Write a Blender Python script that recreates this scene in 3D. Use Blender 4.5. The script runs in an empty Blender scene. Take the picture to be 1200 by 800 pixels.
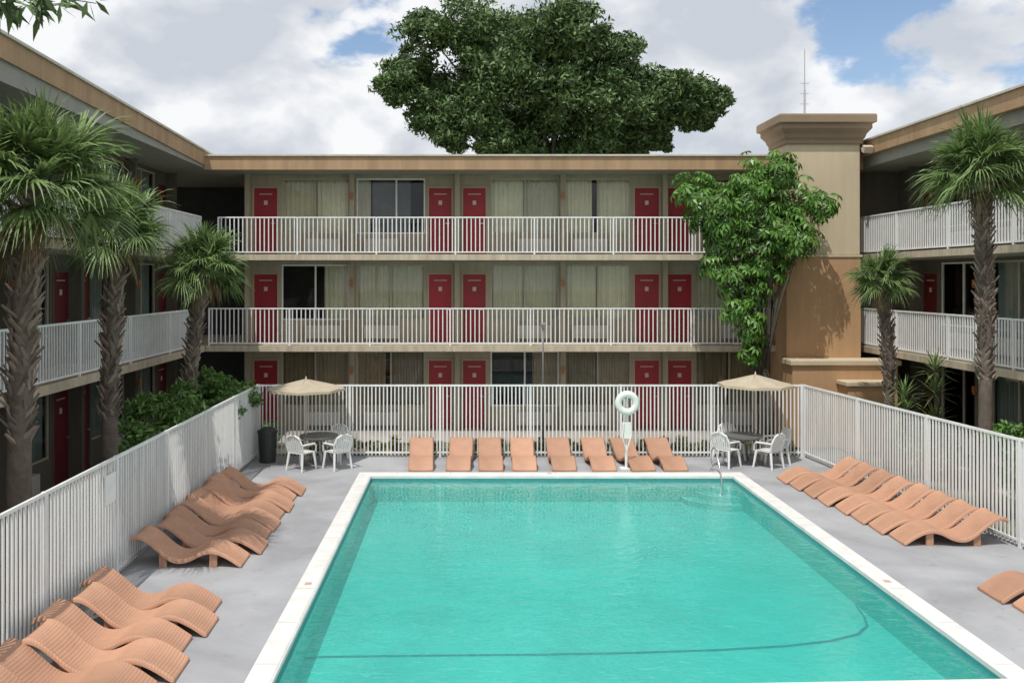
import bpy, math, random
import numpy as np
from mathutils import Vector, Matrix
random.seed(7); rng=np.random.default_rng(7)
scene=bpy.context.scene; COL=scene.collection
R=math.radians

# ---------------- materials ----------------
def mat(name,col,rough=0.7,var=0.15,scale=3.0,bump=0.0,bscale=40.0,metal=0.0,island=0.0,streak=False,spec=0.5,trans=0.0):
    m=bpy.data.materials.new(name); m.use_nodes=True; nt=m.node_tree; N=nt.nodes; L=nt.links
    b=N['Principled BSDF']; b.inputs['Roughness'].default_value=rough; b.inputs['Metallic'].default_value=metal
    b.inputs['Specular IOR Level'].default_value=spec
    tc=N.new('ShaderNodeTexCoord'); mp=N.new('ShaderNodeMapping'); L.new(tc.outputs['Object'],mp.inputs['Vector'])
    if streak: mp.inputs['Scale'].default_value=(2.5,2.5,0.35)
    no=N.new('ShaderNodeTexNoise'); no.inputs['Scale'].default_value=scale; no.inputs['Detail'].default_value=6; no.inputs['Roughness'].default_value=0.65
    L.new(mp.outputs[0],no.inputs['Vector'])
    mr=N.new('ShaderNodeMapRange'); mr.inputs['From Min'].default_value=0.3; mr.inputs['From Max'].default_value=0.7
    mr.inputs['To Min'].default_value=1-var; mr.inputs['To Max'].default_value=1+var
    L.new(no.outputs['Fac'],mr.inputs['Value'])
    val=mr.outputs[0]
    if island>0:
        g=N.new('ShaderNodeNewGeometry'); m2=N.new('ShaderNodeMapRange'); m2.inputs['To Min'].default_value=1-island; m2.inputs['To Max'].default_value=1+island
        L.new(g.outputs['Random Per Island'],m2.inputs['Value'])
        mu=N.new('ShaderNodeMath'); mu.operation='MULTIPLY'; L.new(val,mu.inputs[0]); L.new(m2.outputs[0],mu.inputs[1]); val=mu.outputs[0]
    vm=N.new('ShaderNodeVectorMath'); vm.operation='SCALE'; vm.inputs[0].default_value=col; L.new(val,vm.inputs['Scale'])
    L.new(vm.outputs[0],b.inputs['Base Color'])
    if bump>0:
        n2=N.new('ShaderNodeTexNoise'); n2.inputs['Scale'].default_value=bscale; n2.inputs['Detail'].default_value=4; L.new(tc.outputs['Object'],n2.inputs['Vector'])
        bp=N.new('ShaderNodeBump'); bp.inputs['Strength'].default_value=bump; bp.inputs['Distance'].default_value=0.02
        L.new(n2.outputs['Fac'],bp.inputs['Height']); L.new(bp.outputs[0],b.inputs['Normal'])
    if trans>0:
        tr=N.new('ShaderNodeBsdfTranslucent'); L.new(vm.outputs[0],tr.inputs['Color'])
        mx=N.new('ShaderNodeMixShader'); mx.inputs[0].default_value=trans
        L.new(b.outputs[0],mx.inputs[1]); L.new(tr.outputs[0],mx.inputs[2]); L.new(mx.outputs[0],N['Material Output'].inputs['Surface'])
    return m

M={}
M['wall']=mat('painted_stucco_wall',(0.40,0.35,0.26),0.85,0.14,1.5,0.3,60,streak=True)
M['wallside']=mat('stucco_shade_darkened',(0.13,0.115,0.09),0.85,0.15,1.5,0.3,60,streak=True)  # wall stucco with the side wings' shade put into its colour
M['soffit']=mat('soffit_paint',(0.30,0.29,0.26),0.85,0.1)
M['slab']=mat('slab_paint',(0.52,0.45,0.34),0.8,0.25,2.5,0.2,50,streak=True)
M['fascia']=mat('fascia_tan_paint',(0.39,0.255,0.145),0.7,0.2,1.2,0.15,30,streak=True)
M['cap']=mat('metal_roof_edge',(0.58,0.53,0.45),0.5,0.15,3)
M['white']=mat('white_metal_paint',(0.82,0.83,0.83),0.45,0.07,4)
M['whitefence']=mat('white_fence_paint',(0.80,0.81,0.81),0.5,0.12,2.2,streak=True)
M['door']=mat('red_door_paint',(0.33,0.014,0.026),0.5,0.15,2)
M['doorshade']=mat('red_door_shade_darkened',(0.14,0.012,0.018),0.55,0.15,2)  # same red doors, colour darkened to stand in for side gallery shade
M['doorframe']=mat('door_frame_paint',(0.45,0.36,0.25),0.6,0.1)
M['plate']=mat('door_plate',(0.62,0.5,0.42),0.5,0.05)
M['metal']=mat('brushed_metal',(0.6,0.6,0.6),0.3,0.08,metal=0.9)
M['alu']=mat('window_aluminium',(0.45,0.41,0.33),0.5,0.1)
M['ac']=mat('air_conditioner_casing',(0.58,0.56,0.51),0.6,0.1)
M['dark']=mat('interior_painted_shade',(0.045,0.045,0.045),0.9,0.2)  # near-black colour stands in for shade inside rooms and the passage
M['blind']=mat('grey_sheer_blind',(0.16,0.18,0.20),0.9,0.25,1.5)
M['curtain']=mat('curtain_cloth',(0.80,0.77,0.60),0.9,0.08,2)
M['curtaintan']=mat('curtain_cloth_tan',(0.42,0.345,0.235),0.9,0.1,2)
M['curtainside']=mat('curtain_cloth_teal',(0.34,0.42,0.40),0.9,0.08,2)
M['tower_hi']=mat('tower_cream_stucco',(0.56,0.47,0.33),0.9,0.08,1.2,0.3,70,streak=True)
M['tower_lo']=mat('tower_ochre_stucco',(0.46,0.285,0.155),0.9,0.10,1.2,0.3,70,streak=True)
M['cornice']=mat('cornice_brown_stucco',(0.25,0.185,0.125),0.85,0.1,1.5,0.2,50)
M['lounger']=mat('terracotta_resin',(0.46,0.255,0.165),0.6,0.12,2.0,0.1,90,island=0.0)
M['plastic']=mat('white_plastic',(0.78,0.79,0.78),0.35,0.05,3)
M['tabletop']=mat('grey_table_top',(0.14,0.14,0.14),0.35,0.1,3)
M['canvas']=mat('umbrella_canvas',(0.56,0.49,0.37),0.9,0.12,3,trans=0.25)
M['bin']=mat('dark_green_plastic',(0.03,0.035,0.035),0.5,0.1)
M['trunk']=mat('palm_trunk_bark',(0.13,0.105,0.085),0.95,0.3,6,0.6,25)
M['boot']=mat('palm_boot_bark',(0.19,0.15,0.12),0.95,0.25,6,0.3,25,island=0.5)
M['palm']=mat('palm_frond_green',(0.165,0.25,0.085),0.5,0.25,2,island=0.45,trans=0.3)
M['palmdead']=mat('dry_frond',(0.26,0.19,0.10),0.9,0.25,2,island=0.3)
M['bark']=mat('tree_bark',(0.07,0.06,0.045),0.95,0.3,4,0.6,20)
M['oak']=mat('dark_tree_leaves',(0.085,0.15,0.045),0.6,0.35,0.5,island=0.55)
M['schef']=mat('glossy_tree_leaves',(0.12,0.26,0.045),0.4,0.3,1.5,island=0.45,trans=0.3)
M['shrub']=mat('shrub_leaves',(0.12,0.23,0.055),0.5,0.35,1.5,island=0.5,trans=0.2)
M['yellowgrass']=mat('border_plant_leaves',(0.20,0.21,0.08),0.6,0.35,1.5,island=0.5,trans=0.2)
M['orange']=mat('lamp_amber_glass',(0.42,0.15,0.05),0.4,0.1)
M['buoy']=mat('life_ring_foam',(0.8,0.79,0.76),0.5,0.05)
M['tile']=mat('waterline_tile',(0.05,0.26,0.27),0.3,0.2,20)
M['line']=mat('slope_marker_tile',(0.015,0.17,0.20),0.6,0.25,9)
M['coping']=mat('pool_coping',(0.70,0.70,0.68),0.6,0.12,2.5,0.15,60)
M['nosing']=mat('step_nosing_tile',(0.35,0.62,0.60),0.6,0.12,2.5)
M['marker']=mat('depth_marker_tile',(0.5,0.36,0.32),0.5,0.3,60)
M['walk']=mat('walkway_concrete',(0.36,0.34,0.31),0.9,0.2,1.0,0.3,40)

def groove(m,axis,scale,strength):
    nt=m.node_tree;N=nt.nodes;L=nt.links
    tc=N.new('ShaderNodeTexCoord');w=N.new('ShaderNodeTexWave');w.bands_direction=axis;w.inputs['Scale'].default_value=scale
    L.new(tc.outputs['Object'],w.inputs['Vector'])
    bp=N.new('ShaderNodeBump');bp.inputs['Strength'].default_value=strength;bp.inputs['Distance'].default_value=0.01
    L.new(w.outputs['Fac'],bp.inputs['Height']);L.new(bp.outputs[0],N['Principled BSDF'].inputs['Normal'])
groove(M['lounger'],'X',9.0,0.35)
def objvar(m,amt):
    nt=m.node_tree;N=nt.nodes;L=nt.links;b=N['Principled BSDF'];src=b.inputs['Base Color'].links[0].from_socket
    oi=N.new('ShaderNodeObjectInfo');mr=N.new('ShaderNodeMapRange');mr.inputs['To Min'].default_value=1-amt;mr.inputs['To Max'].default_value=1+amt
    L.new(oi.outputs['Random'],mr.inputs['Value']);v=N.new('ShaderNodeVectorMath');v.operation='SCALE';L.new(src,v.inputs[0]);L.new(mr.outputs[0],v.inputs['Scale']);L.new(v.outputs[0],b.inputs['Base Color'])
objvar(M['lounger'],.13);objvar(M['door'],.12);objvar(M['curtain'],.12);objvar(M['curtaintan'],.18);objvar(M['whitefence'],.04)

def deckmat():
    m=mat('grey_painted_concrete',(0.355,0.365,0.385),0.75,0.10,0.9,0.25,90); nt=m.node_tree;N=nt.nodes;L=nt.links
    b=N['Principled BSDF']; src=b.inputs['Base Color'].links[0].from_socket
    tc=N.new('ShaderNodeTexCoord'); n=N.new('ShaderNodeTexNoise'); n.inputs['Scale'].default_value=0.45;n.inputs['Detail'].default_value=8;n.inputs['Distortion'].default_value=1.2
    L.new(tc.outputs['Object'],n.inputs['Vector'])
    cr=N.new('ShaderNodeValToRGB'); cr.color_ramp.elements[0].position=0.35; cr.color_ramp.elements[0].color=(0.80,0.80,0.81,1); cr.color_ramp.elements[1].position=0.6;cr.color_ramp.elements[1].color=(1.05,1.05,1.05,1)
    L.new(n.outputs['Fac'],cr.inputs[0])
    n3=N.new('ShaderNodeTexNoise'); n3.inputs['Scale'].default_value=3.5;n3.inputs['Detail'].default_value=10;n3.inputs['Roughness'].default_value=.75
    L.new(tc.outputs['Object'],n3.inputs['Vector'])
    c3=N.new('ShaderNodeValToRGB'); c3.color_ramp.elements[0].position=0.30; c3.color_ramp.elements[0].color=(0.72,0.71,0.70,1); c3.color_ramp.elements[1].position=0.42;c3.color_ramp.elements[1].color=(1,1,1,1)
    L.new(n3.outputs['Fac'],c3.inputs[0])
    mx=N.new('ShaderNodeMix'); mx.data_type='RGBA'; mx.blend_type='MULTIPLY'; mx.inputs[0].default_value=1
    L.new(src,mx.inputs[6]);L.new(cr.outputs[0],mx.inputs[7])
    my=N.new('ShaderNodeMix'); my.data_type='RGBA'; my.blend_type='MULTIPLY'; my.inputs[0].default_value=1
    L.new(mx.outputs[2],my.inputs[6]);L.new(c3.outputs[0],my.inputs[7]);L.new(my.outputs[2],b.inputs['Base Color'])
    return m
M['deck']=deckmat()
def groundmat():
    m=mat('grass_and_soil',(0.1,0.11,0.05),0.95,0.3,1.2,0.6,30); nt=m.node_tree;N=nt.nodes;L=nt.links
    b=N['Principled BSDF']
    tc=N.new('ShaderNodeTexCoord'); n=N.new('ShaderNodeTexNoise'); n.inputs['Scale'].default_value=1.3;n.inputs['Detail'].default_value=9
    L.new(tc.outputs['Object'],n.inputs['Vector'])
    cr=N.new('ShaderNodeValToRGB'); e=cr.color_ramp.elements
    e[0].position=0.4; e[0].color=(0.05,0.085,0.025,1); e[1].position=0.62;e[1].color=(0.22,0.18,0.12,1)
    L.new(n.outputs['Fac'],cr.inputs[0]); L.new(cr.outputs[0],b.inputs['Base Color']); return m
M['ground']=groundmat()
M['basin']=mat('aqua_pool_plaster',(0.07,0.50,0.455),0.8,0.13,0.7,0.0)
def glassmat(name,tint,ior,bump=None,rough=0.02):
    m=bpy.data.materials.new(name);m.use_nodes=True;nt=m.node_tree;N=nt.nodes;L=nt.links
    for n in list(N):
        if n.type=='BSDF_PRINCIPLED':N.remove(n)
    t=N.new('ShaderNodeBsdfTransparent');t.inputs[0].default_value=(*tint,1)
    g=N.new('ShaderNodeBsdfGlossy');g.inputs['Roughness'].default_value=rough;g.inputs['Color'].default_value=(1,1,1,1)
    f=N.new('ShaderNodeFresnel');f.inputs['IOR'].default_value=ior
    mx=N.new('ShaderNodeMixShader');L.new(f.outputs[0],mx.inputs[0]);L.new(t.outputs[0],mx.inputs[1]);L.new(g.outputs[0],mx.inputs[2])
    L.new(mx.outputs[0],N['Material Output'].inputs['Surface'])
    if bump:
        tc=N.new('ShaderNodeTexCoord');mp=N.new('ShaderNodeMapping');mp.inputs['Scale'].default_value=(1.0,1.6,1);L.new(tc.outputs['Object'],mp.inputs['Vector'])
        n1=N.new('ShaderNodeTexNoise');n1.inputs['Scale'].default_value=3.6;n1.inputs['Detail'].default_value=2;n1.inputs['Roughness'].default_value=0.5;n1.inputs['Distortion'].default_value=0.7
        L.new(mp.outputs[0],n1.inputs['Vector'])
        bp=N.new('ShaderNodeBump');bp.inputs['Strength'].default_value=bump;bp.inputs['Distance'].default_value=0.03
        L.new(n1.outputs['Fac'],bp.inputs['Height']);L.new(bp.outputs[0],g.inputs['Normal']);L.new(bp.outputs[0],f.inputs['Normal'])
        d=N.new('ShaderNodeBsdfDiffuse');d.inputs['Color'].default_value=(0.13,0.64,0.60,1);L.new(bp.outputs[0],d.inputs['Normal'])
        m2=N.new('ShaderNodeMixShader');m2.inputs[0].default_value=0.22
        L.new(t.outputs[0],m2.inputs[1]);L.new(d.outputs[0],m2.inputs[2]);L.new(m2.outputs[0],mx.inputs[1])
    return m
M['glass']=glassmat('window_glass',(0.93,0.93,0.91),1.5)
M['water']=glassmat('pool_water',(0.78,0.97,0.955),1.42,bump=0.42,rough=0.01)

# ---------------- mesh builder ----------------
class MB:
    def __init__(s): s.v=[];s.f=[];s.m=[]
    def box(s,x0,x1,y0,y1,z0,z1,mi=0,M4=None):
        i=len(s.v); P=[(x0,y0,z0),(x1,y0,z0),(x1,y1,z0),(x0,y1,z0),(x0,y0,z1),(x1,y0,z1),(x1,y1,z1),(x0,y1,z1)]
        if M4 is not None: P=[tuple(M4@Vector(p)) for p in P]
        s.v+=P
        for q in ((0,3,2,1),(4,5,6,7),(0,1,5,4),(1,2,6,5),(2,3,7,6),(3,0,4,7)): s.f.append(tuple(i+k for k in q)); s.m.append(mi)
        return s
    def face(s,pts,mi=0):
        i=len(s.v); s.v+=[tuple(p) for p in pts]; s.f.append(tuple(range(i,i+len(pts)))); s.m.append(mi); return s
    def tube(s,path,rad,n=8,mi=0,cap=True):
        path=[Vector(p) for p in path]; 
        if not isinstance(rad,(list,tuple)): rad=[rad]*len(path)
        i0=len(s.v)
        up=Vector((0,0,1)); d0=(path[1]-path[0]).normalized()
        if abs(d0.z)>0.9: up=Vector((1,0,0))
        for k,p in enumerate(path):
            d=(path[min(k+1,len(path)-1)]-path[max(k-1,0)]).normalized()
            a=d.cross(up).normalized(); b=d.cross(a).normalized()
            for j in range(n):
                t=2*math.pi*j/n; s.v.append(tuple(p+(a*math.cos(t)+b*math.sin(t))*rad[k]))
        for k in range(len(path)-1):
            for j in range(n):
                s.f.append((i0+k*n+j,i0+k*n+(j+1)%n,i0+(k+1)*n+(j+1)%n,i0+(k+1)*n+j)); s.m.append(mi)
        if cap:
            s.f.append(tuple(i0+j for j in range(n))[::-1]); s.m.append(mi)
            e=i0+(len(path)-1)*n; s.f.append(tuple(e+j for j in range(n))); s.m.append(mi)
        return s
    def obj(s,name,mats,parent=None,smooth=False,loc=None,bevel=0):
        me=bpy.data.meshes.new(name); me.from_pydata(s.v,[],s.f)
        if not isinstance(mats,(list,tuple)): mats=[mats]
        for m in mats: me.materials.append(m)
        me.polygons.foreach_set('material_index',s.m)
        if smooth: me.polygons.foreach_set('use_smooth',[True]*len(s.f))
        me.update(); o=bpy.data.objects.new(name,me); COL.objects.link(o)
        if parent: o.parent=parent
        if loc: o.location=loc
        if bevel>0:
            b=o.modifiers.new('bevel','BEVEL'); b.width=bevel; b.segments=2; b.limit_method='ANGLE'
        return o
def tag(o,label,cat,group=None):
    o['label']=label;o['category']=cat
    if group:o['group']=group
    return o
def empty(name,loc,label,cat,group=None,rot=0):
    o=bpy.data.objects.new(name,None);COL.objects.link(o);o.location=loc;o.rotation_euler=(0,0,rot);o.empty_display_size=0.3
    return tag(o,label,cat,group)
def copy_thing(root,loc,rot,label=None,scale=None):
    def rec(o,par):
        c=o.copy();COL.objects.link(c)
        if par is not None: c.parent=par
        for ch in list(o.children): rec(ch,c)
        return c
    c=rec(root,None);c.location=loc;c.rotation_euler=(0,0,rot)
    if label:c['label']=label
    if scale:c.scale=scale
    return c
def np_mesh(name,V,nper,mats,parent=None,smooth=False):
    N=V.shape[0]; me=bpy.data.meshes.new(name); me.vertices.add(N*nper); me.vertices.foreach_set('co',V.reshape(-1).astype(np.float32))
    me.loops.add(N*nper); me.loops.foreach_set('vertex_index',np.arange(N*nper,dtype=np.int32))
    me.polygons.add(N); me.polygons.foreach_set('loop_start',np.arange(0,N*nper,nper,dtype=np.int32))
    me.update(calc_edges=True); me.materials.append(mats)
    o=bpy.data.objects.new(name,me);COL.objects.link(o)
    if parent:o.parent=parent
    return o
def leaf_quads(C,size,elong=1.7,flat=0.0,jit=0.4):
    N=len(C); d=rng.normal(size=(N,3)); d[:,2]*=(1-flat); d/=np.linalg.norm(d,axis=1)[:,None]
    e=rng.normal(size=(N,3)); e=np.cross(d,e); e/=np.linalg.norm(e,axis=1)[:,None]
    s=size*(1+jit*(rng.random(N)-0.5)*2)[:,None]
    return np.stack([C-d*s*elong/2,C-e*s/2*0.6+d*s*0.1,C+d*s*elong/2,C+e*s/2*0.6+d*s*0.1],axis=1)
def clump_points(lobes,nsub,nleaf,subr=0.36):
    out=[]
    for (x,y,z,r) in lobes:
        n=max(6,int(nsub))
        d=rng.normal(size=(n,3)); d/=np.linalg.norm(d,axis=1)[:,None]
        c=np.array([x,y,z])+d*r*(0.45+0.5*rng.random((n,1)))*np.array([1,1,0.85])
        for q in c:
            sr=r*subr*(0.5+0.9*rng.random())
            p=rng.normal(size=(nleaf,3)); p/=np.linalg.norm(p,axis=1)[:,None]
            p*=(rng.random((nleaf,1))**0.5)*sr*np.array([1.25,1.25,0.75]); out.append(q+p)
    return np.concatenate(out)

# ---------------- world / sun ----------------
az=Vector((-0.52,-0.85)).normalized(); EL=R(64)
S=Vector((az.x*math.cos(EL),az.y*math.cos(EL),math.sin(EL)))
sl=bpy.data.lights.new('sun','SUN');sl.energy=3.4;sl.angle=R(0.5);sl.color=(1,0.95,0.88)
so=bpy.data.objects.new('sun',sl);COL.objects.link(so);so.rotation_euler=S.to_track_quat('Z','Y').to_euler();so.location=(0,0,30)
w=bpy.data.worlds.new('World');scene.world=w;w.use_nodes=True;nt=w.node_tree;N=nt.nodes;L=nt.links
bg=N['Background'];bg.inputs['Strength'].default_value=1.0
sky=N.new('ShaderNodeTexSky');sky.sky_type='NISHITA';sky.sun_disc=False;sky.sun_elevation=EL;sky.sun_rotation=math.atan2(S.x,S.y)
sc=N.new('ShaderNodeVectorMath');sc.operation='SCALE';sc.inputs['Scale'].default_value=0.15;L.new(sky.outputs[0],sc.inputs[0])
tc=N.new('ShaderNodeTexCoord');mp=N.new('ShaderNodeMapping');mp.inputs['Scale'].default_value=(1,1,1.7);mp.inputs['Location'].default_value=(3.1,0.4,1.7)
L.new(tc.outputs['Generated'],mp.inputs[0])
n1=N.new('ShaderNodeTexNoise');n1.inputs['Scale'].default_value=6.5;n1.inputs['Detail'].default_value=10;n1.inputs['Roughness'].default_value=0.55;n1.inputs['Distortion'].default_value=0.1;L.new(mp.outputs[0],n1.inputs['Vector'])
bd=Vector(((1050-545)/1000,1,(328-40)/1000)).normalized()
dp=N.new('ShaderNodeVectorMath');dp.operation='DOT_PRODUCT';L.new(tc.outputs['Generated'],dp.inputs[0]);dp.inputs[1].default_value=bd
pm=N.new('ShaderNodeMapRange');pm.interpolation_type='SMOOTHSTEP';pm.inputs['From Min'].default_value=math.cos(R(14));pm.inputs['From Max'].default_value=math.cos(R(3));pm.inputs['To Min'].default_value=0.13;pm.inputs['To Max'].default_value=-0.045
L.new(dp.outputs['Value'],pm.inputs['Value'])
ad=N.new('ShaderNodeMath');ad.operation='ADD';L.new(n1.outputs['Fac'],ad.inputs[0]);L.new(pm.outputs[0],ad.inputs[1])
cm=N.new('ShaderNodeMapRange');cm.interpolation_type='SMOOTHSTEP';cm.inputs['From Min'].default_value=0.43;cm.inputs['From Max'].default_value=0.53;L.new(ad.outputs[0],cm.inputs['Value'])
mp2=N.new('ShaderNodeMapping');mp2.inputs['Scale'].default_value=(1,1,1.6);mp2.inputs['Location'].default_value=(0.3,5.4,0.2);L.new(tc.outputs['Generated'],mp2.inputs[0])
n2=N.new('ShaderNodeTexNoise');n2.inputs['Scale'].default_value=7.5;n2.inputs['Detail'].default_value=9;n2.inputs['Roughness'].default_value=0.5;n2.inputs['Distortion'].default_value=0.15;L.new(mp2.outputs[0],n2.inputs['Vector'])
cr=N.new('ShaderNodeValToRGB');e=cr.color_ramp.elements;e[0].position=0.38;e[0].color=(0.60,0.64,0.71,1);e[1].position=0.57;e[1].color=(0.95,0.96,0.98,1)
e2=e.new(0.47);e2.color=(0.73,0.76,0.81,1)
L.new(n2.outputs['Fac'],cr.inputs[0])
mx=N.new('ShaderNodeMix');mx.data_type='RGBA';L.new(cm.outputs[0],mx.inputs[0]);L.new(sc.outputs[0],mx.inputs[6]);L.new(cr.outputs[0],mx.inputs[7]);L.new(mx.outputs[2],bg.inputs['Color'])
scene.view_settings.view_transform='Standard';scene.view_settings.look='None';scene.view_settings.exposure=0

# ---------------- camera ----------------
cd=bpy.data.cameras.new('camera');cd.sensor_width=36;cd.lens=30;cd.shift_x=55/1200;cd.shift_y=-72/1200;cd.clip_end=2000
cam=bpy.data.objects.new('camera',cd);COL.objects.link(cam);cam.location=(0,0,4.6);cam.rotation_euler=(R(90),0,0);scene.camera=cam

# ---------------- ground, deck, pool ----------------
PO=[(-2.52,9.2),(6.58,9.5),(6.58,20.38),(-2.52,20.38)]
PI=[(-2.21,9.55),(6.29,9.86),(6.29,20.10),(-2.21,20.10)]
DK=[(-5.5,3.5),(10.75,3.5),(8.95,22.35),(-5.5,22.35)]
def ring(mb,A,B,z,mi=0,zb=None):
    zb=z if zb is None else zb
    for i in range(4):
        j=(i+1)%4; mb.face([(*A[i],z),(*A[j],z),(*B[j],zb),(*B[i],zb)],mi)
g=MB(); ring(g,[(-400,-300),(400,-300),(400,600),(-400,600)],[(DK[0][0]+.1,DK[0][1]+.1),(DK[1][0]-.1,DK[1][1]+.1),(DK[2][0]-.1,DK[2][1]-.1),(DK[3][0]+.1,DK[3][1]-.1)],-0.05)
o=g.obj('ground',M['ground']);o['kind']='structure'
g=MB(); ring(g,DK,PO,0.0); ring(g,DK,DK,-0.1,0,0.0)
o=g.obj('pool_deck',M['deck']);o['kind']='structure'
pool=empty('swimming_pool',(2,15,0),'rectangular swimming pool with white coping and aqua plaster','swimming pool')
def sh(mb): mb.v=[(x-2,y-15,z) for x,y,z in mb.v]; return mb
g=MB()
ring(g,PO,PO,-0.02,0,0.015)
inner_top=[(PI[0][0]-.03,PI[0][1]-.03),(PI[1][0]+.03,PI[1][1]-.03),(PI[2][0]+.03,PI[2][1]+.03),(PI[3][0]-.03,PI[3][1]+.03)]
ring(g,PO,inner_top,0.015); ring(g,inner_top,PI,0.015,0,-0.01); ring(g,PI,PI,-0.01,0,-0.07)
sh(g).obj('coping',M['coping'],pool)
g=MB(); Z=-0.62
ring(g,PI,PI,-0.07,0,Z); g.face([(*p,Z) for p in PI])
sh(g).obj('basin',M['basin'],pool)
g=MB(); PT=[(PI[0][0]+.006,PI[0][1]+.006),(PI[1][0]-.006,PI[1][1]+.006),(PI[2][0]-.006,PI[2][1]-.006),(PI[3][0]+.006,PI[3][1]-.006)]
ring(g,PT,PT,-0.072,0,-0.20); sh(g).obj('waterline_tile_band',M['tile'],pool)
g=MB(); zz=Z+.006
LL=[(-2.2,11.75),(-1.95,11.8),(-.5,11.84),(1.0,11.87),(2.4,11.93),(3.6,12.02),(4.6,12.15),(5.3,12.32),(5.8,12.55),(6.08,12.85),(6.2,13.2),(6.285,13.7)]
for a,b in zip(LL[:-1],LL[1:]): g.face([(a[0],a[1],zz),(b[0],b[1],zz),(b[0]-.02,b[1]+.055,zz),(a[0]-.02,a[1]+.055,zz)])
sh(g).obj('slope_marker_line',M['line'],pool)
for k,(rad,z) in enumerate(((0.35,-0.26),(0.6,-0.38),(0.85,-0.50))):
    g=MB(); n=12; cx,cy=6.284,20.094
    for zz2 in (Z+.002,z):
        g.v.append((cx,cy,zz2))
        for i in range(n+1):
            a=math.pi+ (math.pi/2)*i/n; g.v.append((cx+rad*1.4*math.cos(a),cy+rad*math.sin(a),zz2))
    m0=n+2
    for i in range(n): g.f.append((m0,m0+1+i,m0+2+i));g.m.append(0);g.f.append((1+i,2+i,m0+2+i,m0+1+i));g.m.append(0)
    sh(g).obj('step',M['basin'],pool)
    g=MB()
    for i in range(n):
        a=math.pi+(math.pi/2)*i/n;b=math.pi+(math.pi/2)*(i+1)/n
        q=lambda an,rr:(cx+rr*1.4*math.cos(an),cy+rr*math.sin(an),z+.004)
        g.face([q(a,rad),q(b,rad),q(b,rad-.04),q(a,rad-.04)])
    sh(g).obj('step_nosing',M['nosing'],pool)
for (x,y) in ((-2.37,12.9),(6.43,13.0),(2.0,20.24)):
    g=MB(); g.box(x-.05,x+.05,y-.05,y+.05,0.0155,0.0195); sh(g).obj('depth_marker_tile',M['marker'],pool)
g=MB()
for y in np.arange(10.2,20.0,1.25):
    g.box(-2.515,-2.245,y-.004,y+.004,.0152,.0165); g.box(6.325,6.575,y-.004,y+.004,.0152,.0165)
for x in np.arange(-1.6,6.2,1.25): g.box(x-.004,x+.004,20.135,20.375,.0152,.0165)
sh(g).obj('coping_joint_pattern',M['walk'],pool)
g=MB(); g.face([(*p,-0.12) for p in PI]); o=g.obj('water',M['water']);o['kind']='structure'
hr=empty('pool_handrail',(5.95,20.6,0),'curved steel handrail at the pool steps','handrail')
g=MB(); P=[(0,0,0),(0,0,.42),(0,-.05,.52),(0,-.18,.60),(0,-.35,.56),(0,-.65,.25),(0,-.8,-.05),(0,-.82,-.4)]
g.tube(P,0.02,8); g.obj('rail',M['metal'],hr,True)
g=MB(); g.tube([(0,0,0),(0,0,.02)],0.06,12); g.obj('flange',M['metal'],hr)
g=MB(); g.box(-7.6,11.6,24.2,31,-0.04,0.0); g.box(-13.6,-7.601,5,31,-0.04,0.0); g.box(11.601,17,5,31,-0.04,0.0)
o=g.obj('walkway',M['walk']);o['kind']='structure'

# ---------------- fence ----------------
def fence(p0,p1,label):
    p0=Vector(p0);p1=Vector(p1);d=p1-p0;Ln=d.length;rot=math.atan2(d.y,d.x)
    root=empty('picket_fence',(p0.x,p0.y,0),label,'fence',None,rot)
    n=max(1,round(Ln/2.4));w_=Ln/n; h=1.88
    for i in range(n+1):
        g=MB(); x=i*w_; g.box(x-.028,x+.028,-.028,.028,0,h+.005); g.obj('fence_post',M['whitefence'],root)
    for i in range(n):
        g=MB(); a=i*w_+.032;b=(i+1)*w_-.032
        g.box(a,b,-.02,.02,h-.045,h); g.box(a,b,-.018,.018,.10,.14)
        k=int((b-a)/0.098); st=(b-a)/k
        for j in range(k):
            x=a+st*(j+.5); q=.0155+random.uniform(-.001,.001); tl=random.uniform(-.005,.005)
            i0=len(g.v); g.box(x-q,x+q,-.012,.012,.05,h-.046)
            for kk in (4,5,6,7): v=g.v[i0+kk]; g.v[i0+kk]=(v[0]+tl,v[1],v[2])
        g.obj('fence_panel',M['whitefence'],root)
    return root
f1=fence((-5.4,22.2),(-5.4,4.2),'tall white metal picket fence along shaded garden bed')
f2=fence((-5.35,22.2),(8.75,22.2),'white metal picket fence between pool deck and motel')
f3=fence((8.82,22.2),(10.5,4.6),'white metal picket fence beside palms and walkway')
g=MB(); g.box(-.2,.2,-.01,.01,-.22,.22)
sg=g.obj('notice_board',M['white'],None); sg.rotation_euler=(0,0,R(-90)); tag(sg,'blank white notice board fixed to the picket fence','sign')
sg.location=(-5.365,12.9,1.45)

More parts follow.
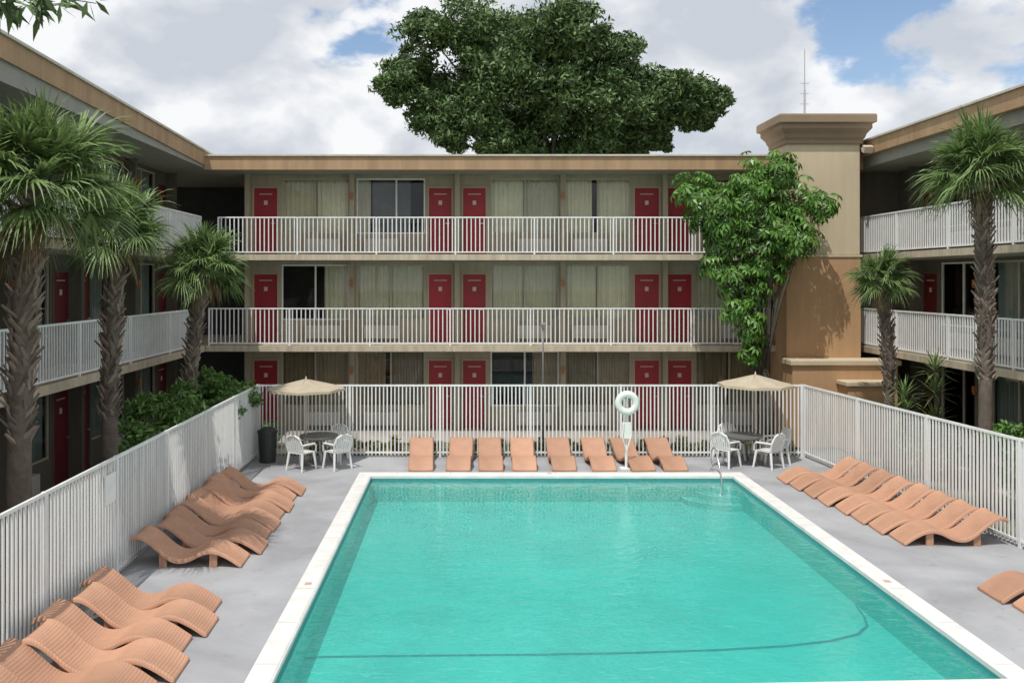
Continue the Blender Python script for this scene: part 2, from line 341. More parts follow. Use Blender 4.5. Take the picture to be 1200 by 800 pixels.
# ---------------- motel wings ----------------
FL=[0.0,2.675,5.35]; GD=1.5
def railing(root,x0,x1,z,m_,sp):
    n=max(1,round((x1-x0)/2.45)); w_=(x1-x0)/n
    rl=bpy.data.objects.new('railing',None);COL.objects.link(rl);rl.parent=root
    for i in range(n+1):
        g=MB();x=x0+i*w_; g.box(x-.022,x+.022,.058,.102,z,z+1.1); g.obj('railing_post',m_,rl)
    for i in range(n):
        g=MB();a=x0+i*w_+.024;b=x0+(i+1)*w_-.024
        g.box(a,b,.058,.102,z+1.065,z+1.105); g.box(a,b,.064,.096,z+.05,z+.085)
        k=int((b-a)/sp);st=(b-a)/k
        for j in range(k):
            x=a+st*(j+.5); g.box(x-.015,x+.015,.067,.093,z+.086,z+1.064)
        g.obj('railing_panel',m_,rl)
def wing(label,loc,rot,x0,x1,wx0,wx1,ops,cols,roofz,rails,matw,matc,variants={},deep=6.0,over=0.12,sp=.125,lowc=None,md=None):
    md=md or M['door']
    root=empty('motel_wing',loc,label,'motel building','three-storey wings around the pool courtyard',rot)
    for z in FL[1:]:
        g=MB();g.box(x0,x1,0,deep,z-.17,z); g.obj('gallery_floor',M['slab'],root)
        g=MB();g.box(x0,x1,.3,GD,z-.185,z-.172); g.obj('gallery_ceiling',M['soffit'],root)
    za,zb=roofz; g=MB()
    def pr(xa,xb,ya,yb,l0,l1,h0,h1,mi):
        i=len(g.v); g.v+=[(xa,ya,l0),(xb,ya,l1),(xb,yb,l1),(xa,yb,l0),(xa,ya,h0),(xb,ya,h1),(xb,yb,h1),(xa,yb,h0)]
        for q in ((0,3,2,1),(4,5,6,7),(0,1,5,4),(1,2,6,5),(2,3,7,6),(3,0,4,7)): g.f.append(tuple(i+k for k in q)); g.m.append(mi)
    pr(x0,x1,0,deep+2,7.86,7.86,za-.05,zb-.05,0)
    g.obj('roof',[M['soffit']],root)
    g=MB(); pr(x0,x1,-.05-over,-.003,za-.44,zb-.44,za-.055,zb-.055,0); g.obj('fascia',M['fascia'],root)
    g=MB(); pr(x0,x1,-.10-over,deep+2,za-.05,zb-.05,za,zb,0); g.obj('roof_edge',M['cap'],root)
    for fi,z in enumerate(FL):
        top=(FL[fi+1]-.187) if fi<2 else 7.858
        g=MB(); x=wx0
        for (k,a,b) in sorted(ops,key=lambda t:t[1]):
            if a>x: g.box(x,a,GD,GD+.14,z,top)
            if k=='w': g.box(a,b,GD,GD+.14,z,z+.68); g.box(a,b,GD,GD+.14,z+2.40,top)
            else: g.box(a,b,GD,GD+.14,z+2.16,top)
            x=b
        if x<wx1: g.box(x,wx1,GD,GD+.14,z,top)
        g.obj('wall',matw,root)
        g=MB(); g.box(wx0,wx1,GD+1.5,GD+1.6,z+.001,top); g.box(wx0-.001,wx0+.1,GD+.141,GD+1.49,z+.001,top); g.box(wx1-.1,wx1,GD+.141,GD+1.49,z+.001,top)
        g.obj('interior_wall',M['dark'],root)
        oi=0
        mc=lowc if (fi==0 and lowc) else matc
        for (k,a,b) in sorted(ops,key=lambda t:t[1]):
            v=variants.get((fi,oi),'full'); oi+=1
            if k=='d':
                fr=MB(); fr.box(a,a+.05,GD-.02,GD+.1,z,z+2.155); fr.box(b-.05,b,GD-.02,GD+.1,z,z+2.155); fr.box(a+.05,b-.05,GD-.02,GD+.1,z+2.1,z+2.155)
                d=MB(); d.box(a+.052,b-.052,GD+.02,GD+.06,z+.02,z+2.098)
                dd=d.obj('door',md,root); fr.obj('frame',M['doorframe'] if md is M['door'] else matw,dd)
                h=MB(); h.tube([(b-.13,GD+.02,z+1.0),(b-.13,GD-.05,z+1.0)],.015,8); h.box(b-.23,b-.11,GD-.06,GD-.04,z+.985,z+1.015); h.obj('handle',M['metal'],dd)
                cxx=(a+b)/2
                p=MB(); p.box(cxx-.055,cxx+.055,GD+.006,GD+.018,z+1.58,z+1.71); p.obj('number_plate',M['plate'],dd)
                p=MB(); p.box(cxx-.2,cxx+.2,GD+.008,GD+.018,z+1.90,z+1.925); p.obj('name_strip',M['plate'],dd)
            else:
                W=b-a; fr=MB(); t=.045; z0=z+.68;z1=z+2.40
                fr.box(a,b,GD+.03,GD+.09,z0,z0+t);fr.box(a,b,GD+.03,GD+.09,z1-t,z1)
                fr.box(a,a+t,GD+.03,GD+.09,z0+t,z1-t);fr.box(b-t,b,GD+.03,GD+.09,z0+t,z1-t)
                mxx=a+W*(.58 if v=='darkR' else .5); fr.box(mxx-.025,mxx+.025,GD+.032,GD+.088,z0+t,z1-t)
                wo=fr.obj('window',M['alu'] if not v.startswith('dark') else M['white'],root)
                gl=MB(); gl.face([(a+t,GD+.06,z0+t),(b-t,GD+.06,z0+t),(b-t,GD+.06,z1-t),(a+t,GD+.06,z1-t)]); gl.obj('glass',M['glass'],wo)
                def curt(c0,c1,mm=mc):
                    n=int((c1-c0)/.02);c=MB();ph=random.random()*6;pw=random.uniform(.10,.15)
                    fa=lambda q:GD+.18+.028*math.sin(q*2*math.pi/pw+ph)+.014*math.sin(q*17+ph)
                    for i in range(n):
                        xa=c0+(c1-c0)*i/n;xb=c0+(c1-c0)*(i+1)/n
                        c.face([(xa,fa(xa),z0-.05),(xb,fa(xb),z0-.05),(xb,fa(xb),z1+.03),(xa,fa(xa),z1+.03)])
                    c.obj('curtain',mm,wo,False)
                if v=='full':
                    gp=random.uniform(.0,.025)*W; curt(a,a+W*.5-gp);curt(a+W*.5+gp*.5,b)
                elif v=='darkR':
                    curt(a,a+W*.2)
                    c=MB(); c.face([(a+W*.22,GD+.28,z0-.05),(a+W*.78,GD+.28,z0-.05),(a+W*.78,GD+.28,z1+.03),(a+W*.22,GD+.28,z1+.03)]); c.obj('blind',M['blind'],wo)
                elif v=='darkL': curt(a+W*.62,b)
                elif v=='gap': curt(a,a+W*.42);curt(a+W*.50,b)
                ac=MB(); s0=a+W*.12 if (oi%2) else b-W*.12-1.05
                ac.box(s0,s0+1.05,GD-.16,GD-.002,z+.12,z+.52)
                for j in range(9): ac.box(s0+.04,s0+1.01,GD-.172,GD-.162,z+.16+j*.037,z+.175+j*.037)
                ac.obj('air_conditioner',M['ac'],root)
        for ci,c in enumerate(cols):
            g=MB(); g.box(c-.075,c+.075,GD-.28,GD-.003,z,top-.001); g.obj('partition_fin',matw,root)
            if ci%2==1:
                g=MB(); g.box(c-.045,c+.045,GD-.37,GD-.283,z+1.77,z+1.93); g.box(c-.03,c+.03,GD-.36,GD-.3,z+1.72,z+1.77);g.obj('wall_lamp',M['orange'],root)
    for (fi,a,b) in rails: railing(root,a,b,FL[fi],M['white'],sp)
    return root
ops=[('d',-6.6,-5.78),('w',-5.70,-3.60),('w',-3.37,-1.24),('d',-1.17,-.37),('d',-.11,.69),('w',.79,2.92),('w',3.1,5.15),('d',5.22,6.07),('d',6.25,7.08),('w',7.15,9.28),('w',9.45,11.4)]
X0=-7.6
opsb=[(k,a-X0,b-X0) for k,a,b in ops]
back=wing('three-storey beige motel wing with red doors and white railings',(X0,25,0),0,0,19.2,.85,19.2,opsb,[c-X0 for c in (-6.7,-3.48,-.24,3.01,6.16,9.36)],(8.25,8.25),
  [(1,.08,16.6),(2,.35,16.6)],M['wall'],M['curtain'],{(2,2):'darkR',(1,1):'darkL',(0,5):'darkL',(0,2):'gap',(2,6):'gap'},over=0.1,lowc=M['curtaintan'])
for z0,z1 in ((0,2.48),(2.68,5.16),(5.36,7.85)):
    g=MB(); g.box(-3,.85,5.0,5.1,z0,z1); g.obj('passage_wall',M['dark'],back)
def sideops(n):
    o=[];x=.5
    for i in range(n):
        o+=[('d',x,x+.85),('w',x+.95,x+3.0),('w',x+3.2,x+5.25),('d',x+5.35,x+6.2)]; x+=6.4
    return o
left=wing('shaded motel wing with white railings behind palm trees',(-7.62,6.6,0),R(90),0,24.4,.2,20.2,sideops(3),[.35,3.57,6.75,9.97,13.15,16.37,19.5],(8.85,8.22),[(1,0,18.25),(2,0,18.25)],M['wallside'],M['curtainside'],{(0,1):'darkL',(1,2):'darkL',(2,1):'none'},over=0.0,sp=.105,md=M['doorshade'])
right=wing('motel wing with tan fascia and white railings behind palms',(11.62,25.0,0),R(-90),-4,14.2,-2.0,14.2,sideops(2),[.35,3.57,6.75,9.97,13.15],(8.6,8.62),[(1,-.6,14.2),(2,-.6,14.2)],M['wallside'],M['curtainside'],{(0,1):'none',(2,1):'none',(2,2):'none',(1,1):'darkL'},over=0.12,sp=.105,md=M['doorshade'])
for z0,z1 in ((0,2.48),(2.68,5.16),(5.36,7.85)):
    g=MB(); g.box(-.9,-.8,-.6,GD-.002,z0,z1); g.obj('end_wall',M['wallside'],right)
g=MB(); g.box(-.795,-.65,-.45,-.01,0,7.85); g.obj('corner_pier',M['tower_hi'],right)

# ---------------- tower ----------------
tw=empty('stair_tower',(10.15,24.2,0),'cream and ochre stucco tower with flared cornice','tower')
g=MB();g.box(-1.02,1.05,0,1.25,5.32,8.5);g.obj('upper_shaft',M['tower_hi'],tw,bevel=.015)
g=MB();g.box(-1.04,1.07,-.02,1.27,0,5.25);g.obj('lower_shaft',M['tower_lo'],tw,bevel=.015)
g=MB();g.box(-1.07,1.10,-.05,1.30,5.251,5.319);g.obj('string_course',M['tower_hi'],tw)
g=MB()
pf=[(0.0,8.45),(.06,8.45),(.06,8.56),(.10,8.62),(.13,8.72),(.24,8.86),(.24,8.98),(.33,9.02),(.33,9.22),(.30,9.26)]
for i in range(len(pf)-1):
    (a,za),(b,zb)=pf[i],pf[i+1]
    A=[(-1.02-a,-a),(1.05+a,-a),(1.05+a,1.25+a),(-1.02-a,1.25+a)];B=[(-1.02-b,-b),(1.05+b,-b),(1.05+b,1.25+b),(-1.02-b,1.25+b)]
    ring(g,A,B,za,0,zb)
a=.30;g.face([(-1.02-a,-a,9.26),(1.05+a,-a,9.26),(1.05+a,1.25+a,9.26),(-1.02-a,1.25+a,9.26)])
g.obj('cornice',M['cornice'],tw)
g=MB();g.box(-1.15,1.75,-.75,-.021,0,2.25);g.obj('base_wall',M['tower_lo'],tw,bevel=.015)
g=MB();g.box(-1.22,1.82,-.82,-.021,2.251,2.40);g.obj('base_ledge',M['tower_hi'],tw,bevel=.02)
g=MB();g.box(.1,1.30,-1.35,-.752,0,1.75);g.obj('planter_block',M['tower_lo'],tw,bevel=.02)
g=MB();g.box(.04,1.36,-1.42,-.752,1.752,1.87);g.obj('planter_ledge',M['tower_hi'],tw,bevel=.02)
g=MB();g.box(1.42,1.68,-.775,-.752,1.72,2.08);g.obj('small_sign',M['white'],tw)
g=MB();g.tube([(-.28,.6,9.26),(-.28,.6,11.3)],[.02,.012],6);g.tube([(-.28,.6,9.3),(-.28,.6,10.1)],.035,8)
for q in (9.7,10.0,10.3):g.box(-.40,-.16,.59,.61,q,q+.015)
g.obj('antenna',M['metal'],tw)
g=MB();g.tube([(1.06,-.05,8.3),(1.15,-.2,8.3)],.02,8);Mx=Matrix.Translation((1.15,-.25,8.27))@Matrix.Rotation(R(25),4,'X');g.box(-.13,.13,-.08,.08,-.09,.09,0,Mx);g.obj('floodlight',M['plate'],tw)

lp=empty('light_pole',(2.1,23.0,0),'slender grey light pole standing in the border strip','light pole')
g=MB();g.tube([(0,0,-.05),(0,0,3.4)],[.03,.022],8);g.obj('pole',M['tabletop'],lp,True)
g=MB();g.box(-.06,.06,-.09,.09,3.4,3.45);g.tube([(0,0,3.3),(0,0,3.4)],.04,8);g.obj('lamp_head',M['metal'],lp)

# ---------------- loungers ----------------
def lounger_proto():
    root=empty('sun_lounger',(0,0,0),'terracotta resin wave-shaped sun lounger on the pool deck','sun lounger','wave-shaped sun loungers around the pool')
    ctrl=[(0,.045),(.08,.10),(.22,.19),(.38,.265),(.52,.28),(.66,.245),(.80,.175),(.94,.135),(1.08,.145),(1.22,.225),(1.36,.345),(1.49,.45),(1.60,.51),(1.69,.52),(1.76,.48)]
    pts=[]
    for i in range(len(ctrl)-1):
        p0=ctrl[max(i-1,0)];p1=ctrl[i];p2=ctrl[i+1];p3=ctrl[min(i+2,len(ctrl)-1)]
        for k in range(4):
            t=k/4; f=lambda a,b,c,d:.5*((2*b)+(-a+c)*t+(2*a-5*b+4*c-d)*t*t+(-a+3*b-3*c+d)*t**3)
            pts.append((f(p0[0],p1[0],p2[0],p3[0]),f(p0[1],p1[1],p2[1],p3[1])))
    pts.append(ctrl[-1])
    W=.30; th=.065; g=MB(); prev=None
    for (x,z) in pts:
        zb=max(z-th,0.004)
        sec=[(-W,zb+.01),(-W,z-.014),(-W+.02,z+.008),(-W+.06,z-.006),(0,z-.014),(W-.06,z-.006),(W-.02,z+.008),(W,z-.014),(W,zb+.01),(W-.02,zb),(-W+.02,zb)]
        i=len(g.v); g.v+=[(x,a,b) for a,b in sec]; n=len(sec)
        if prev is not None:
            for j in range(n): g.f.append((prev+j,i+j,i+(j+1)%n,prev+(j+1)%n)); g.m.append(0)
        else: g.f.append(tuple(i+j for j in range(n))); g.m.append(0)
        prev=i
    g.f.append(tuple(prev+j for j in range(n))[::-1]); g.m.append(0)
    so_=g.obj('seat',M['lounger'],root,True)
    es=so_.modifiers.new('edge','EDGE_SPLIT'); es.split_angle=R(50)
    for (xa,xb,hh,h2) in ((1.20,1.32,.13,.22),(.40,.52,.22,.24)):
        for s in (-1,1):
            g=MB(); y=s*.23
            i=len(g.v); g.v+=[(xa,y-.022,0),(xb,y-.022,0),(xb,y-.022,h2),(xa,y-.022,hh),(xa,y+.022,0),(xb,y+.022,0),(xb,y+.022,h2),(xa,y+.022,hh)]
            for q in ((0,1,2,3),(7,6,5,4),(0,4,5,1),(1,5,6,2),(2,6,7,3),(3,7,4,0)): g.f.append(tuple(i+k for k in q));g.m.append(0)
            g.obj('leg',M['lounger'],root)
    return root
lg=lounger_proto()
spots=[]
for i in range(8): spots.append((-3.44+random.uniform(-.05,.05)+(-.10 if i%2 else 0),18.45-i*.645,180+random.uniform(-1.5,1.5)+1))
for i in range(6): spots.append((-3.36+random.uniform(-.04,.04)-(.0 if i%2 else .10),11.9-i*.625,180+random.uniform(-1.5,1.5)))
for i in range(8): spots.append((7.20+i*.06+random.uniform(-.03,.03),19.5-i*.635,0+random.uniform(-1.5,1.5)-3))
for i in range(3): spots.append((7.62+i*.09,12.4-i*.66,0+random.uniform(-2,2)))
for cx in (494,537,575,614,660,706,752,789): spots.append(((cx-545)*.0208,20.47+random.uniform(0,.03),90+random.uniform(-3,3)+ (8 if cx>740 else 0)))
for i,(x,y,r) in enumerate(spots):
    if i==0: lg.location=(x,y,0.001);lg.rotation_euler=(0,0,R(r))
    else: copy_thing(lg,(x,y,0.001),R(r))

# ---------------- patio chairs / table / umbrella ----------------
def chair_proto():
    root=empty('patio_chair',(0,0,0),'white plastic garden armchair beside the round table','chair','white plastic chairs at the patio tables')
    g=MB(); g.box(-.22,.22,-.22,.22,.41,.435)
    g.box(-.22,.22,-.235,-.22,.37,.43); g.obj('seat',M['plastic'],root,bevel=.01)
    g=MB()
    for j in range(7):
        t=(j-3)/3; Mx=Matrix.Translation((t*.16,.21,.43))@Matrix.Rotation(R(-12),4,'X')@Matrix.Rotation(R(t*7),4,'Y')
        g.box(-.02,.02,-.008,.008,0,.42-.06*t*t,0,Mx)
    P=[(-.23,.20,.43),(-.25,.26,.65),(-.2,.30,.80),(-.08,.31,.86),(.08,.31,.86),(.2,.30,.80),(.25,.26,.65),(.23,.20,.43)]
    g.tube(P,.024,6); g.obj('backrest',M['plastic'],root)
    for sx in (-1,1):
        g=MB(); g.tube([(sx*.25,.25,.63),(sx*.28,.1,.64),(sx*.28,-.15,.63),(sx*.27,-.22,.58),(sx*.25,-.24,.42)],[.02,.025,.026,.022,.02],6); g.obj('armrest',M['plastic'],root)
        for sy in (-1,1):
            g=MB(); g.tube([(sx*.21,sy*.2,.42),(sx*.25,sy*.26,0)],[.034,.024],6); g.obj('leg',M['plastic'],root)
    return root
ch=chair_proto()
def table_proto():
    root=empty('patio_table',(0,0,0),'round dark patio table under a canvas umbrella','table','round patio tables')
    g=MB(); 
    g.tube([(0,0,.70),(0,0,.735)],.48,28); g.tube([(0,0,.67),(0,0,.70)],.44,28); g.obj('table_top',M['tabletop'],root)
    for k in range(4):
        a=k*math.pi/2+.6; g=MB(); g.tube([(.12*math.cos(a),.12*math.sin(a),.67),(.2*math.cos(a),.2*math.sin(a),.35),(.38*math.cos(a),.38*math.sin(a),0)],.022,6); g.obj('leg',M['tabletop'],root)
    return root
tb=table_proto()
def umb_proto():
    root=empty('patio_umbrella',(0,0,0),'beige canvas umbrella open over the patio table','umbrella','beige patio umbrellas')
    g=MB(); g.tube([(0,0,0.0),(0,0,2.18)],.02,8); g.tube([(0,0,2.16),(0,0,2.24)],[.03,.008],8); g.obj('pole',M['plate'],root)
    g=MB(); g.tube([(0,0,0),(0,0,.06)],[.24,.2],16); g.obj('base',M['tabletop'],root)
    g=MB(); n=8; r=.98
    def P(k,f,z): a=2*math.pi*k/n; return (r*f*math.cos(a),r*f*math.sin(a),z)
    mid=lambda k,f,z,d:tuple((np.array(P(k,f,z))+np.array(P(k+1,f,z)))/2-np.array([0,0,d]))
    for k in range(n):
        g.face([P(k,0.03,2.17),P(k,.55,2.04),mid(k,.55,2.04,.02)]);g.face([P(k,0.03,2.17),mid(k,.55,2.04,.02),P(k+1,.55,2.04)])
        g.face([P(k,.55,2.04),P(k,1,1.93),mid(k,1,1.93,-.02),mid(k,.55,2.04,.02)]);g.face([mid(k,.55,2.04,.02),mid(k,1,1.93,-.02),P(k+1,1,1.93),P(k+1,.55,2.04)])
        g.face([P(k,1,1.93),P(k,1.01,1.88),mid(k,1.01,1.88,-.0),mid(k,1,1.93,-.02)]);g.face([mid(k,1,1.93,-.02),mid(k,1.01,1.88,0),P(k+1,1.01,1.88),P(k+1,1,1.93)])
    g.obj('canopy',M['canvas'],root)
    for k in range(n):
        g=MB();g.tube([(0,0,2.14),(.95*math.cos(2*math.pi*k/n),.95*math.sin(2*math.pi*k/n),1.91)],.008,5);g.obj('rib',M['metal'],root)
    return root
um=umb_proto()
tb.location=(-3.65,21.3,0);copy_thing(tb,(6.95,21.35,0),.3)
um.location=(-3.98,21.35,0);um.scale=(1,1,.98);c2=copy_thing(um,(7.28,21.4,0),.35,scale=(.95,.95,1.03))
def face_to(x,y,tx,ty): return math.atan2(ty-y,tx-x)+math.pi/2
cs=[(-3.98,20.75,-3.65,21.3),(-3.12,20.85,-3.65,21.3),(-3.35,21.85,-3.65,21.3),(6.45,21.1,6.95,21.35),(7.45,20.95,6.95,21.35),(7.80,21.45,6.95,21.35),(6.85,21.95,6.95,21.35)]
for i,(x,y,tx,ty) in enumerate(cs):
    if i==0: ch.location=(x,y,.001);ch.rotation_euler=(0,0,face_to(x,y,tx,ty))
    else: copy_thing(ch,(x,y,.001),face_to(x,y,tx,ty)+random.uniform(-.25,.25))
bn=empty('rubbish_bin',(-5.0,21.6,0),'dark round rubbish bin in the fence corner','bin')
g=MB();g.tube([(0,0,0),(0,0,.75)],[.2,.24],18);g.obj('body',M['bin'],bn)
g=MB();g.tube([(0,0,.751),(0,0,.80),(0,0,.88)],[.26,.25,.12],18);g.obj('lid',M['bin'],bn,False)

# ---------------- life ring on stand ----------------
lr=empty('life_ring_stand',(3.93,20.75,0),'white life ring hanging on a white post by the pool','life ring')
g=MB();g.tube([(0,0.05,0),(0,0.05,1.7)],.035,10);g.box(-.16,.16,-.06,.16,0,.03);g.obj('post',M['white'],lr)
g=MB();n=32;m_=10;Rr=.215;rr=.085
for i in range(n):
    for j in range(m_):
        a=2*math.pi*i/n;b=2*math.pi*j/m_; g.v.append(((Rr+rr*math.cos(b))*math.cos(a),-.07+rr*.8*math.sin(b),1.62+(Rr+rr*math.cos(b))*math.sin(a)))
for i in range(n):
    for j in range(m_): g.f.append((i*m_+j,((i+1)%n)*m_+j,((i+1)%n)*m_+(j+1)%m_,i*m_+(j+1)%m_));g.m.append(0)
g.obj('life_ring',M['buoy'],lr,True)
g=MB();g.tube([(-.08,-.06,1.15),(-.12,-.08,.8),(-.02,-.09,.45),(.1,-.08,.85),(.08,-.06,1.15)],.018,6);g.obj('rope',M['buoy'],lr)
g=MB();g.box(-.11,.11,-.05,.01,.75,1.15);g.obj('rope_box',M['buoy'],lr,bevel=.01)

# ---------------- palms ----------------
def palm(x,y,h,r,tr,nf,label,lean=(0,0),seed=1,shag=1.0,dead=6,droop=1.25):
    rd=random.Random(seed)
    root=empty('palm_tree',(x,y,-.05),label,'palm tree','fan palms around the courtyard')
    n=14; P=[];Rd=[]
    for i in range(n+1):
        t=i/n; P.append((lean[0]*t*t+.03*math.sin(t*5+seed),lean[1]*t*t,t*h)); Rd.append(tr*(1.25-.5*t if t<.3 else 1.05)*(1+.05*rd.uniform(-1,1)))
    g=MB(); g.tube(P,Rd,12)
    g2=MB()
    z=h*(1-.62*shag); k=0
    while z<h:
        t=z/h; cx=lean[0]*t*t+.03*math.sin(t*5+seed);cy=lean[1]*t*t
        rr=tr*(.9+.3*t)
        for q in range(4):
            a=k*2.4+q*math.pi/2+rd.uniform(-.15,.15)
            Mx=Matrix.Translation((cx+math.cos(a)*rr*.85,cy+math.sin(a)*rr*.85,z))@Matrix.Rotation(a,4,'Z')@Matrix.Rotation(R(rd.uniform(18,42)),4,'Y')@Matrix.Rotation(R(rd.choice((-24,24))),4,'X')
            L_=rd.uniform(.13,.25)*(tr/.14)**.5
            i=len(g2.v); pts=[(-.015,-.045,-.07),(-.015,.045,-.07),(.03,.03,-.07),(.03,-.03,-.07),(-.01,-.02,L_),(-.01,.02,L_),(.012,.014,L_),(.012,-.014,L_)]
            g2.v+=[tuple(Mx@Vector(p)) for p in pts]
            for f in ((0,3,2,1),(4,5,6,7),(0,1,5,4),(1,2,6,5),(2,3,7,6),(3,0,4,7)): g2.f.append(tuple(i+w for w in f));g2.m.append(0)
        z+=.07; k+=1
    g.obj('trunk',M['trunk'],root,True); g2.obj('leaf_bases',M['boot'],root)
    top=Vector(P[-1]); f=MB()
    def frond(az,el,mi,Rf,dr):
        d=Vector((math.cos(az)*math.cos(el),math.sin(az)*math.cos(el),math.sin(el)))
        s=Vector((-math.sin(az),math.cos(az),0)); nn=d.cross(s)
        tw_=rd.uniform(-.9,.9)
        s=(s*math.cos(tw_)+nn*math.sin(tw_)).normalized()
        pl=Rf*rd.uniform(.34,.58); pa=top+Vector((0,0,rd.uniform(-.25,.1))); pb=pa+d*pl-Vector((0,0,1))*pl*pl*.10*dr
        f.tube([pa,(pa+pb)/2+Vector((0,0,.02)),pb],[.014,.011,.008],4,mi,False)
        nl=30
        for i in range(nl):
            t=(i/(nl-1)-.5)*2; th=t*R(105)
            dir_=(d*math.cos(th)+s*math.sin(th)*1.0).normalized()
            dir_=(dir_+nn*rd.uniform(-.12,.12)).normalized()
            ln=Rf*.62*(1-.25*abs(t)**1.5)*rd.uniform(.85,1.12)
            side=dir_.cross(Vector((0,0,1))); 
            if side.length<.1: side=s.copy()
            side.normalize(); side=(side*math.cos(rd.uniform(0,1))+Vector((0,0,1))*math.sin(rd.uniform(-.8,.8))).normalized(); prev=None
            for kk in range(5):
                u=kk/4; c=pb+dir_*ln*u-Vector((0,0,1))*(ln*dr*(.44*u*u*u+.08*u*u))
                c+=dir_*(-.08*ln*u*u*dr)
                w=.0175*Rf/1.2*(1.0,1.2,.85,.45,.05)[kk]+.0015
                cur=(c-side*w,c+side*w)
                if prev: f.face([prev[0],prev[1],cur[1],cur[0]],mi)
                prev=cur
    for i in range(nf):
        az_=i*2.39996+rd.uniform(-.2,.2); q=i/nf
        el=R(82-q*108)+rd.uniform(-.12,.12)
        frond(az_,el,0,r*rd.uniform(.85,1.12)*(1-.12*q),(.25+q*.45)*droop)
    for i in range(dead):
        frond(rd.uniform(0,6.28),R(rd.uniform(-75,-50)),1,r*.65,1.0)
    f.obj('crown',[M['palm'],M['palmdead']],root)
    return root
palm(-6.55,12.45,6.05,1.5,.155,58,'large fan palm with thick boot-covered trunk by the fence',(0.3,0),1)
palm(-6.5,15.6,5.6,1.15,.13,52,'fan palm with shaggy trunk beside the shaded wing',(.15,0),2)
palm(-6.5,20.0,4.95,1.22,.13,52,'short fan palm near the corner of the motel',(.35,0),3)
palm(10.4,17.0,6.85,1.3,.115,56,'tall slim fan palm behind the white fence',(-.15,0),4,dead=3)
palm(10.45,21.0,4.7,.9,.11,46,'small fan palm next to the tower planter',(-.2,0),5,dead=3)

# ---------------- trees ----------------
def branches(g,base,tips,r0,n=7,seed=1):
    rd=random.Random(seed)
    for t in tips:
        a=Vector(base);b=Vector(t);P=[];Q=[]
        side=Vector((rd.uniform(-1,1),rd.uniform(-1,1),0))*(b-a).length*.08
        for i in range(n+1):
            u=i/n; p=a.lerp(b,u)+side*math.sin(u*math.pi)+Vector((0,0,(b-a).length*.06*math.sin(u*math.pi))); P.append(p);Q.append(r0*(1-.85*u))
        g.tube(P,Q,7)
def pxl(lst,D,jy=0.0):
    return [((x-545)*D/1000,D+random.uniform(-jy,jy),4.6+(328-y)*D/1000,r*D/1000) for x,y,r in lst]
D=45.0
lob=pxl([(487,75,40),(472,108,28),(500,38,34),(545,35,46),(535,95,52),(555,145,38),(600,32,44),(600,85,62),(660,42,46),(675,95,58),(715,72,44),(712,130,42),(758,112,38),(790,118,36),(822,112,32),(846,110,22),(600,150,42),(650,155,40),(700,165,30),(755,148,30),(512,138,30),(712,42,30),(800,135,26),(575,60,50),(640,60,50),(640,120,50),(580,178,28),(640,182,30),(740,172,24),(690,188,22),(785,95,26),(530,165,20),(610,180,30),(665,182,26),(745,90,36),(825,132,20),(770,160,22)],D,2.5)
tcx=(640-545)*.045
root=empty('evergreen_tree',(tcx,D,-.05),'broad dark green tree towering over the motel roof','tree')
g=MB();g.tube([(0,0,0),(.1,.1,3),(0,0,6),(-.1,0,8.5)],[.75,.6,.5,.42],12)
branches(g,(-.1,0,8.3),[(x-tcx,y-D,z) for x,y,z,r in lob],.14)
g.obj('trunk',M['bark'],root,True)
P=clump_points([(x-tcx,y-D,z,r) for x,y,z,r in lob],30,150,.36)
P2=clump_points([(x-tcx,y-D,z,r*.65) for x,y,z,r in lob],9,90,.5)
np_mesh('crown',leaf_quads(np.concatenate([P,P2]),.175),4,M['oak'],root)
D=23.5
lob=pxl([(812,222,26),(832,245,36),(868,228,28),(893,205,34),(888,250,40),(930,232,36),(958,240,24),(915,268,34),(850,282,32),(890,295,32),(930,280,28),(865,325,30),(885,345,28),(875,380,22),(860,360,20),(838,310,20),(905,315,24),(890,400,16),(845,262,30),(876,410,14),(908,200,26)],D,.35)
tcx=8.15
root=empty('umbrella_leaf_tree',(tcx,D,-.05),'bright green large-leaved tree growing against the tower','tree')
g=MB();g.tube([(0.2,0,0),(.25,0,1),(.1,0,2.2)],[.13,.11,.09],10)
g.tube([(-.1,.1,0),(-.2,.1,1.4),(-.1,.1,2.6)],[.08,.07,.06],8)
branches(g,(.1,0,2.1),[(x-tcx,y-D,z) for x,y,z,r in lob[::1]],.05,seed=4)
g.obj('trunk',M['bark'],root,True)
quads=[]
for (x,y,z,r) in lob:
    n=int(50*(r/.7)**2)+16
    for i in range(n):
        d=rng.normal(size=3);d/=np.linalg.norm(d); d[2]=d[2]*.9+.1
        c=np.array([x-tcx,y-D,z])+d*r*rng.uniform(.5,1.05)
        ax=d+np.array([0,0,.7]);ax/=np.linalg.norm(ax)
        u=np.cross(ax,rng.normal(size=3));u/=np.linalg.norm(u);v=np.cross(ax,u)
        nl=8; s=rng.uniform(.13,.20)
        for k in range(nl):
            a=2*math.pi*k/nl; dr=math.cos(a)*u+math.sin(a)*v; sd=np.cross(ax,dr)
            b=c+dr*s*.2; m_=c+dr*s*.75-ax*s*.12; t_=c+dr*s*1.25-ax*s*.5-np.array([0,0,s*.15]); w_=s*.22
            quads.append([b,m_-sd*w_,t_,m_+sd*w_])
np_mesh('crown',np.array(quads),4,M['schef'],root)

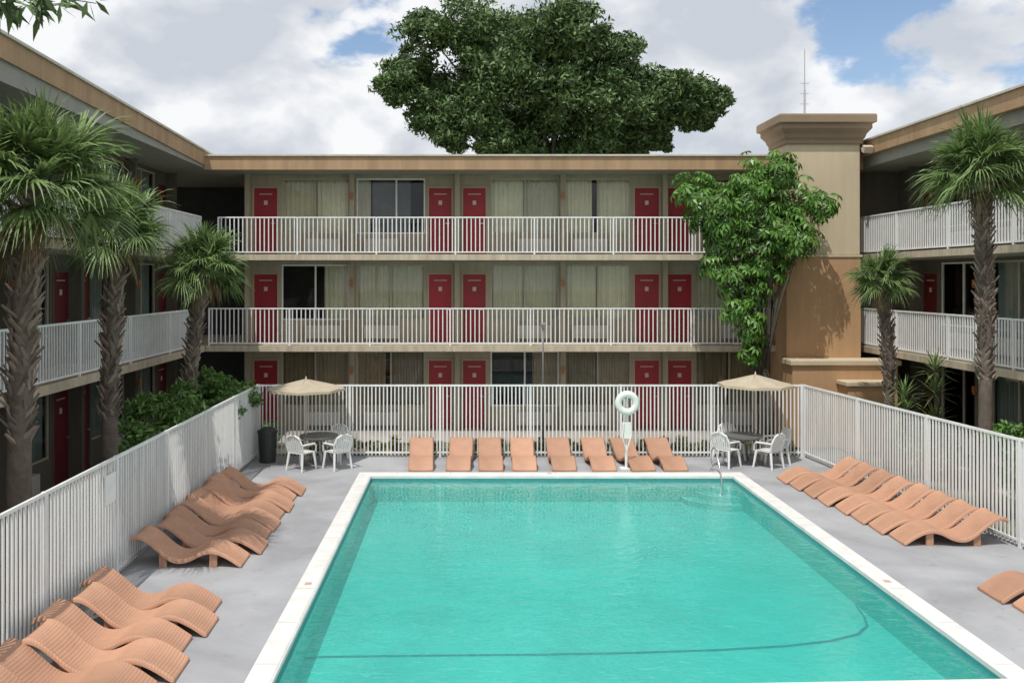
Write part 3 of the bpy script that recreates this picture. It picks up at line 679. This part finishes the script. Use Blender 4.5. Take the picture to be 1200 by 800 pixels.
def shrub(x,y,lobs,label,mt,size=.09,nsub=16,nl=70,name='shrub'):
    root=empty(name,(x,y,-.05),label,'shrub','garden shrubs behind the fences')
    g=MB();branches(g,(0,0,0),[(a,b,c) for a,b,c,r in lobs],.03,n=4,seed=int(abs(x*10)));g.obj('stems',M['bark'],root)
    P=clump_points(lobs,nsub,nl,.45); np_mesh('foliage',leaf_quads(P,size),4,mt,root)
shrub(-6.4,18.0,[(0,0,.8,.6),(.2,.5,1.5,.5),(-.3,-.5,1.3,.5),(.1,1.0,1.95,.5),(-.5,.4,1.7,.5)],'dense green shrub in the shaded bed behind the fence',M['shrub'])
shrub(-6.1,20.9,[(0,0,.9,.6),(.3,.3,1.7,.5),(-.4,.4,1.9,.55),(.3,.8,1.7,.5),(-.9,.2,1.6,.5),(.25,-.4,1.5,.45),(.0,.0,1.9,.45)],'leafy green shrub at the courtyard corner',M['shrub'])
shrub(-6.7,16.2,[(0,0,.5,.5),(0,.6,.9,.45),(0,-.6,.6,.4)],'low green shrub at the foot of a palm',M['shrub'])
shrub(10.75,16.4,[(0,0,.9,.55),(0,.4,1.55,.45),(.2,-.4,1.5,.45),(.5,0,1.6,.5)],'green shrub behind the white fence',M['shrub'])
shrub(10.9,20.0,[(0,0,.5,.5),(-.2,.5,.8,.4),(.1,-.4,.7,.4)],'low green shrub near the walkway',M['shrub'])
shrub(-6.2,23.6,[(0,0,.5,.4),(.7,0,.4,.35),(-.6,0,.6,.4)],'green border shrub beside the motel walkway',M['shrub'],.08)
lobs=[(i*.55,random.uniform(-.15,.15),.15,.22) for i in range(25)]
P=clump_points(lobs,8,50,.5);o=np_mesh('border_grass',leaf_quads(P,.09),4,M['yellowgrass']);o.location=(-4.6,23.0,0);o['kind']='stuff'
def yucca(x,y,h,label):
    root=empty('yucca_plant',(x,y,-.05),label,'yucca','spiky plants behind the fence')
    g=MB();g.tube([(0,0,0),(.05,0,h*.5),(0,0,h)],[.06,.05,.04],8);g.obj('stem',M['bark'],root,True)
    f=MB()
    for zc in (h*.55,h*.8,h):
        for i in range(34):
            a=i*2.4;el=R(80-i*3.0);d=Vector((math.cos(a)*math.cos(el),math.sin(a)*math.cos(el),math.sin(el)));s=Vector((-math.sin(a),math.cos(a),0));p=Vector((0,0,zc-.003*i));l=.6
            f.face([p-s*.012,p+s*.012,p+d*l*.5+s*.02,p+d*l*.5-s*.02]);f.face([p+d*l*.5-s*.02,p+d*l*.5+s*.02,p+d*l-Vector((0,0,.06))])
    f.obj('leaves',M['palm'],root)
yucca(10.9,19.8,2.6,'tall spiky yucca with several leaf heads')
yucca(10.5,20.4,1.9,'spiky yucca beside the small palm')

# tree standing by the deck, drooping leaves reach over it
root=empty('overhanging_tree',(-4.9,5.6,-.05),'tree with long dark drooping leaves beside the deck','tree')
g=MB();g.tube([(0,0,0),(-.1,0,3),(0,0,5.6),(.2,.1,7.0)],[.16,.13,.1,.07],10)
tips=[(2.05,.35,6.56),(1.75,.15,6.50),(1.6,.6,6.62),(2.35,.3,6.56),(1.9,.5,6.58)]
branches(g,(.1,0,6.6),tips,.02,seed=3);g.obj('trunk',M['bark'],root,True)
q=[]
for t in tips:
    for i in range(44):
        u=rng.uniform(.5,1.0); p=np.array([.1,0,6.60])*(1-u)+np.array(t)*u+rng.normal(size=3)*.03+np.array([0,0,.06*math.sin(u*3.14)])
        d=rng.normal(size=3)*.6+np.array([.3,0,-.6]);d/=np.linalg.norm(d);s=np.cross(d,rng.normal(size=3));s/=np.linalg.norm(s);l=rng.uniform(.13,.23)
        q.append([p,p+d*l*.5-s*.022,p+d*l,p+d*l*.5+s*.022])
np_mesh('crown',np.array(q),4,M['oak'],root)
